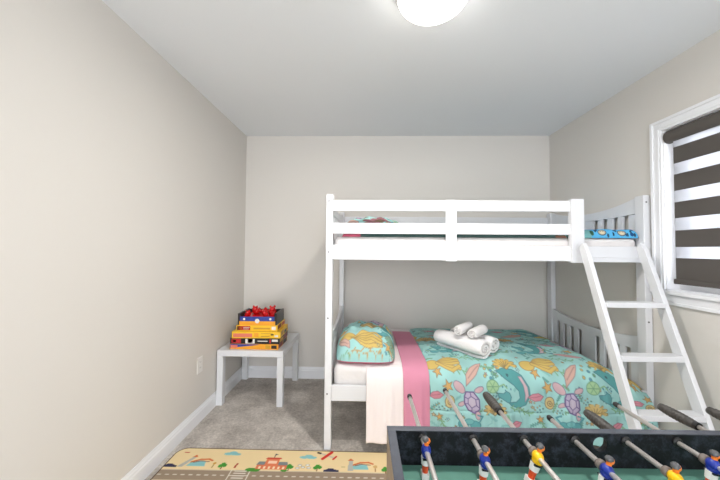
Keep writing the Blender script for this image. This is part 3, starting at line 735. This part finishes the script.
def lever(x, y, a, s=1.0):
    R_ = Matrix.Rotation(a, 4, 'Z')
    b = MB(); tr = lambda p: Vector((x, y, 0))+(R_ @ (Vector(p)*s)); 
    b.ball(tr((0, 0, .02))+Vector((0, 0, .066)), (.026*s, .026*s, .020*s)); b.ball(tr((0, -.018, .034))+Vector((0, 0, .066)), .017*s); b.cyl(tr((0, .0, .02))+Vector((0, 0, .066)), tr((0, .03, .028))+Vector((0, 0, .066)), .012*s, seg=12)
    for dx in (-.013, .013): b.ball(tr((dx, -.012, .05))+Vector((0, 0, .066)), .007*s, u=8, v=6)
    b.build('red_lever', RPL, tg, smooth=True)
lever(-.095, -.075, .3); lever(-.055, .02, -.3, 1.35); lever(.055, -.075, -.2); lever(.085, .02, .4, 1.4); lever(.0, .06, 1.5, .9); lever(.115, -.06, .5, .8)
MB().cyl((-.05, .0, .095), (.09, .0, .095), .008, seg=10).build('crossbar', RPL, tg, smooth=True)

# ------------------------------------------------------------------ play mat
def rug():
    x0, x1, ya_, yb_ = -1.195, .40, .974, 1.974; nx, ny = 400, 251
    xs = np.linspace(x0, x1, nx); ys = np.linspace(ya_, yb_, ny); X, Y = np.meshgrid(xs, ys, indexing='ij')
    # rounded corners: pull the grid in near the corners
    r = .07; cx = np.clip(X, x0+r, x1-r); cy = np.clip(Y, ya_+r, yb_-r); dx, dy = X-cx, Y-cy
    m = np.maximum(np.abs(dx), np.abs(dy)); l = np.hypot(dx, dy); f = np.where(l > 1e-9, m/np.maximum(l, 1e-9), 1)
    X2, Y2 = cx+dx*f, cy+dy*f
    Z = np.full_like(X, .009)
    c = Canvas(X2, Y2, (232, 208, 160))
    lt = lambda x, y, s=1: None
    road = (150, 132, 112)
    # right part road higher: gentle bend
    c.poly([(-1.30, 1.695), (.6, 1.715), (.6, 1.790), (-.25, 1.786), (-.69, 1.782), (-1.30, 1.775)], road, (205, 190, 165), .006)
    x = -1.18
    while x < .4: c.line([(x, 1.738+(x+1.18)*.009), (x+.018, 1.738+(x+1.18)*.009)], (225, 220, 205), .006); x += .045
    # crosswalk with a side road towards the reader
    c.poly([(-.755, 1.40), (-.685, 1.40), (-.685, 1.785), (-.755, 1.785)], road)
    for k in range(5): c.line([(-.752, 1.705+k*.018), (-.688, 1.705+k*.018)], (228, 222, 208), .007)
    for xx in (-.775, -.667): c.line([(xx, 1.70), (xx, 1.782)], (228, 222, 208), .006)
    c.poly([(-1.3, 1.30), (.6, 1.30), (.6, 1.40), (-1.3, 1.40)], road, (205, 190, 165), .006)
    blue = (134, 190, 192)
    def cloud(x, y):
        for (dx, dy, rx, ry) in ((-.025, 0, .03, .012), (.02, -.002, .032, .012), (0, .010, .026, .014)): c.poly(ell(x+dx, y+dy, rx, ry), blue)
    cloud(-.829, 1.920); cloud(-.353, 1.905)
    def water(x, y):
        c.poly([(x-.06, y-.025), (x+.05, y-.025), (x+.04, y+.012), (x, y+.022), (x-.045, y+.008)], blue)
        c.line([(x-.045, y+.008), (x, y+.030), (x+.05, y+.034), (x+.075, y+.022)], (206, 110, 60), .012); c.line([(x-.03, y+.004), (x+.01, y+.018), (x+.06, y+.012)], (120, 80, 70), .006)
    water(-1.00, 1.835); water(-.034, 1.838)
    for (x, y) in ((-1.095, 1.80), (-.091, 1.80)):
        c.poly([(x-.016, y), (x+.016, y), (x+.014 if x > -1 else x+.06, y+.085), (x-.010 if x > -1 else x+.04, y+.085)], (178, 178, 170)); tx = x if x > -1 else x+.05
        c.poly([(tx-.018, y+.085), (tx+.018, y+.085), (tx, y+.105)], (210, 110, 60))
    def tree(x, y, s=1.0):
        c.line([(x, y-.025*s), (x, y)], (110, 70, 40), .006); 
        for (dx, dy) in ((-.012, 0), (.012, .004), (0, .014)): c.poly(ell(x+dx*s, y+dy*s, .014*s, .014*s, 10), (64, 142, 50))
    tree(-.845, 1.815); tree(-.451, 1.815); tree(-.284, 1.818); tree(.114, 1.812)
    c.poly(ell(-.655, 1.790, .045, .016), (70, 140, 48)); c.poly(ell(-.475, 1.790, .02, .010), (70, 140, 48))
    c.poly([(-.645, 1.795), (-.465, 1.795), (-.465, 1.832), (-.645, 1.832)], (214, 118, 80)); c.poly([(-.65, 1.832), (-.59, 1.832), (-.59, 1.860), (-.64, 1.860)], (120, 128, 130)); c.poly([(-.53, 1.832), (-.46, 1.832), (-.47, 1.860), (-.53, 1.860)], (120, 128, 130))
    c.poly([(-.60, 1.80), (-.52, 1.80), (-.52, 1.885), (-.60, 1.885)], (220, 124, 84)); c.poly([(-.61, 1.885), (-.51, 1.885), (-.52, 1.898), (-.60, 1.898)], (200, 70, 50)); c.line([(-.56, 1.898), (-.56, 1.93)], (90, 70, 70), .005); c.poly([(-.56, 1.915), (-.54, 1.922), (-.56, 1.93)], (60, 60, 80))
    for k in range(6): c.poly([(-.63+k*.028, 1.802), (-.618+k*.028, 1.802), (-.618+k*.028, 1.822), (-.63+k*.028, 1.822)], (240, 214, 180))
    c.poly([(-.585, 1.845), (-.535, 1.845), (-.535, 1.868), (-.585, 1.868)], (240, 200, 170))
    # animals by the road
    for (x, y) in ((-.40, 1.812), (-.37, 1.82), (-.335, 1.816), (-.39, 1.835), (-.345, 1.838)): c.poly(ell(x, y, .012, .007, 8), (235, 235, 232), (110, 100, 95), .002)
    def car(x, y): c.poly([(x-.045, y-.008), (x+.045, y-.008), (x+.042, y+.006), (x+.02, y+.010), (x+.01, y+.018), (x-.02, y+.018), (x-.03, y+.010), (x-.045, y+.006)], (44, 44, 74)); 
    car(-1.155, 1.805); car(-.200, 1.797)
    # red aeroplane
    c.line([(-.285, 1.945), (-.195, 1.905)], (205, 190, 170), .014); c.line([(-.265, 1.895), (-.215, 1.955)], (206, 44, 36), .020); c.line([(-.20, 1.893), (-.183, 1.918)], (206, 44, 36), .012); c.line([(-.30, 1.95), (-.285, 1.945)], (40, 30, 30), .014)
    # little signs
    c.poly([(-.775, 1.80), (-.763, 1.80), (-.757, 1.84), (-.769, 1.84)], (170, 70, 50)); c.line([(-.90, 1.80), (-.90, 1.83)], (150, 120, 60), .006); c.poly(ell(-.90, 1.835, .010, .010, 8), (200, 150, 60))
    c.poly(ell(-1.12, 1.925, .02, .005, 8), (190, 70, 60)); c.line([(.055, 1.80), (.055, 1.83)], (150, 100, 60), .005); c.poly(ell(.055, 1.838, .013, .013, 8), (206, 170, 110)); c.poly(ell(-.135, 1.83, .012, .004, 8), (150, 140, 90))
    # dark brown bound edge
    ed = np.minimum(np.minimum(X-x0, x1-X), np.minimum(Y-ya_, yb_-Y)).ravel(); c.C[ed < .0115] = np.array((74, 48, 36))/255
    edz = (ed < .0035); Z = np.where(edz.reshape(X.shape), .002, Z)
    co = np.stack([X2, Y2, Z], 2).reshape(-1, 3); A = (np.arange(nx-1)[:, None]*ny+np.arange(ny-1)[None, :]).ravel()
    me = bpy.data.meshes.new('play_rug'); me.from_pydata(co.tolist(), [], np.stack([A, A+ny, A+ny+1, A+1], 1).tolist()); me.update(); c.store(me)
    link_mesh('play_rug', me, RUGM, None, label='beige play rug printed with road, trees, plane and red building', cat='rug')
rug()

# ------------------------------------------------------------------ foosball table
TW, TD, TZ = 1.235, .615, .770
fo = empty('foosball_table', (.064, .918, 0), .012, label='black foosball table with grey edging and rods of toy players', cat='foosball table')
th = .021; zb = .575; zf = .672
ROD0, SP, ZR = .098, .1445, .748
def plate_with_hole(b, xa, xb, za, zt, ya_, yb_, cx, cz, r):
    s = r*1.35; b.box((xa, ya_, za), (cx-s, yb_, zt)); b.box((cx+s, ya_, za), (xb, yb_, zt)); b.box((cx-s, ya_, za), (cx+s, yb_, cz-s)); b.box((cx-s, ya_, cz+s), (cx+s, yb_, zt))
    n = 32; bm = b.bm; ring = []
    for k in range(n):
        a = 2*PI*(k+.5)/n; c_, s_ = math.cos(a), math.sin(a); q = s/max(abs(c_), abs(s_))
        ring.append([bm.verts.new((cx+f*c_, yy, cz+f*s_)) for yy in (ya_, yb_) for f in ((r, q) if yy == ya_ else (r*1.28, q))])
    for k in range(n):
        A_, B_ = ring[k], ring[(k+1) % n]
        bm.faces.new((A_[0], A_[1], B_[1], B_[0])); bm.faces.new((A_[2], B_[2], B_[3], A_[3])); bm.faces.new((A_[0], B_[0], B_[2], A_[2]))
b = MB(); plate_with_hole(b, 0, TW, zb, TZ-.003, -th, 0, .604, .738, .0200); b.build('side_panel', BLACK_LAM, fo)
MB().box((0, -TD, zb), (TW, -TD+th, TZ-.003)).build('side_panel', BLACK_LAM, fo)
for x in (0, TW-th):
    e = MB().box((x+.001, -TD+th, zb), (x+th-.001, -th, TZ-.003)).build('end_panel', BLACK_LAM, fo)
for x in (-.003, TW): MB().box((x, -TD, zb), (x+.003, 0, TZ-.003)).build('wood_facing', TAN_WOOD, fo)
cap = MB()
cap.box((-.003, -th, TZ-.003), (TW+.003, .001, TZ)).box((-.003, -TD-.001, TZ-.003), (TW+.003, -TD+th, TZ)).box((-.003, -TD+th, TZ-.003), (th, -th, TZ)).box((TW-th, -TD+th, TZ-.003), (TW+.003, -th, TZ))
cap.build('top_edging', GREY_CAP, fo, bevel=.0012)
pf = MB().box((th, -TD+th, zf-.008), (TW-th, -th, zf)).build('playfield', FIELD, fo)
cx, cy = TW/2, -TD/2
MB().box((cx-.002, -TD+th, zf), (cx+.002, -th, zf+.0004)).build('field_marking', FIELD_LINE, pf); MB().lathe((cx, cy, zf), [(.085, 0), (.089, 0), (.089, .0004), (.085, .0004)], seg=48).build('field_marking', FIELD_LINE, pf)
for sx in (th+.15, TW-th-.15): MB().box((sx-.002, cy-.17, zf), (sx+.002, cy+.17, zf+.0004)).build('field_marking', FIELD_LINE, pf)
MB().box((.002, -TD+.002, zb-.004), (TW-.002, -.002, zb)).build('bottom_panel', BLACK_LAM, fo)
for x in (.02, TW-.09):
    for y in (-.09, -TD+.02):
        MB().box((x, y, 0), (x+.07, y+.07, zb-.004)).build('leg', BLACK_LAM, fo, bevel=.004)

def figure(shirt, name='player_figure'):
    b = MB()     # rod along y, z=0 at the rod centre, facing +x
    b.ball((0, 0, .0), (.0115, .0150, .0135), 0); b.ball((0, 0, -.010), (.0095, .0125, .010), 0, u=12, v=8)
    for s in (-1, 1): b.ball((.001, s*.0125, -.003), (.0065, .0045, .0115), 0, u=10, v=8)            # arms
    b.cyl((0, 0, .010), (0, 0, .018), .0052, seg=10, mi=1)
    b.ball((.0005, 0, .0235), (.0080, .0075, .0090), 1)                                            # head
    b.ball((-.0022, 0, .0265), (.0086, .0084, .0078), 2); b.ball((.0082, 0, .0225), (.002, .0018, .002), 1, u=8, v=6)    # hair, nose
    for s in (-1, 1): b.ball((.0072, s*.003, .0248), .0010, 5, u=6, v=4); b.ball((0, s*.0076, .0232), (.002, .0015, .0028), 1, u=8, v=6)
    b.box((-.0085, -.0115, -.020), (.0085, .0115, -.0165), 5)                                        # belt
    b.cyl((0, 0, -.035), (0, 0, -.0165), .0100, .0112, seg=14, mi=3)                                 # shorts
    b.cyl((0, 0, -.056), (0, 0, -.035), .0068, .0082, seg=12, mi=4)                                  # socks
    b.box((-.0085, -.0095, -.070), (.0085, .0095, -.055), 3)                                         # block feet
    bmesh.ops.scale(b.bm, vec=(1.13, 1.13, 1.05), verts=b.bm.verts)
    return b.build(name, [shirt, SKIN, HAIR, WPLA, SOCK, BPLA], None, smooth=False, bevel=.0)
far_ext = [.225, .275, .255, .092, .135, .185, .182, .162]      # how far each rod stands out beyond the far side
handle_far = [0, 0, 1, 0, 1, 0, 1, 1]
shirts = [BLUE, BLUE, YEL, BLUE, YEL, BLUE, YEL, YEL]
first = [.072, .108, .092, .138, .160, .112, .15, .2]           # distance of the far-most player from the far side
counts = [1, 2, 3, 5, 5, 3, 2, 1]; gap = [.2, .19, .15, .1, .1, .14, .19, .2]
tilt = [.05, .12, .32, .30, .12, .22, .1, 0]
fB = figure(BLUE); fY = figure(YEL); used = set()
for k in range(8):
    x = ROD0+k*SP; ln = TD+.30
    yfar = far_ext[k]-.0; ynear = yfar-(TD+.34)
    if k in (0, 1): ynear = -TD-.09
    tip0 = yfar; tip1 = ynear
    rod = MB().cyl((0, tip1, 0), (0, tip0, 0), .0066, seg=18).build('rod', CHROME, fo, smooth=True); rod.location = (x, 0, ZR)
    def handle(ya_, d):   # grooved tapered grip starting at ya_ running towards d
        prof = [(.008, 0), (.0125, .000), (.0135, .006), (.0125, .010), (.0145, .014)]
        for q in range(8): t0 = .016+q*.0105; r = .0138+.0016*math.sin(PI*(q+.5)/8); prof += [(r, t0), (r+.0008, t0+.0045), (r-.0012, t0+.0085)]
        prof += [(.0132, .104), (.012, .112), (.006, .116), (.0005, .117)]
        MB().lathe((0, 0, 0), [(r, d*h) for r, h in prof], 'y', 24).build('handle', GRIP, rod, smooth=True).location = (0, ya_, 0)
        MB().lathe((0, 0, 0), [(.0068, 0), (.0125, 0), (.0125, d*-.010), (.0068, d*-.010)], 'y', 20).build('collar', BLACK_RUB, rod).location = (0, ya_, 0)
    def cap_(y, d): MB().lathe((0, 0, 0), [(.0005, d*.012), (.006, d*.011), (.0085, d*.006), (.0085, -d*.010), (.0067, -d*.010)], 'y', 18).build('end_cap', BLACK_RUB, rod, smooth=True).location = (0, y, 0)
    if handle_far[k]: handle(yfar-.117, 1); cap_(ynear, -1)
    else: cap_(yfar, 1); handle(ynear+.117, -1)
    for (y, s) in ((-th, -1), (-TD+th, 1)):
        MB().lathe((x, y, ZR), [(.0068, 0), (.014, 0), (.014, s*.004), (.0095, s*.0065), (.0068, s*.0065)], 'y', 20).build('rod_bushing', BLACK_RUB, fo)
    src = fB if shirts[k] is BLUE else fY
    for j in range(counts[k]):
        y = -(first[k]+j*gap[k])
        if y < -TD+.03: break
        if src.name not in used: f = src; used.add(src.name)
        else: f = src.copy(); COL.objects.link(f)
        f.parent = rod; f.location = (0, y, 0); f.rotation_euler = (0, tilt[k], PI if shirts[k] is YEL and False else 0)
    for s, y in ((1, -(first[k]-.019)), (-1, -(first[k]+(counts[k]-1)*gap[k]+.019))):
        if k in (0,): continue
        if y > -TD+.04: MB().lathe((0, y, 0), [(.0067, -.007), (.0115, -.007), (.0128, 0), (.0115, .007), (.0067, .007)], 'y', 20).build('bumper', BUMPER, rod, smooth=True)
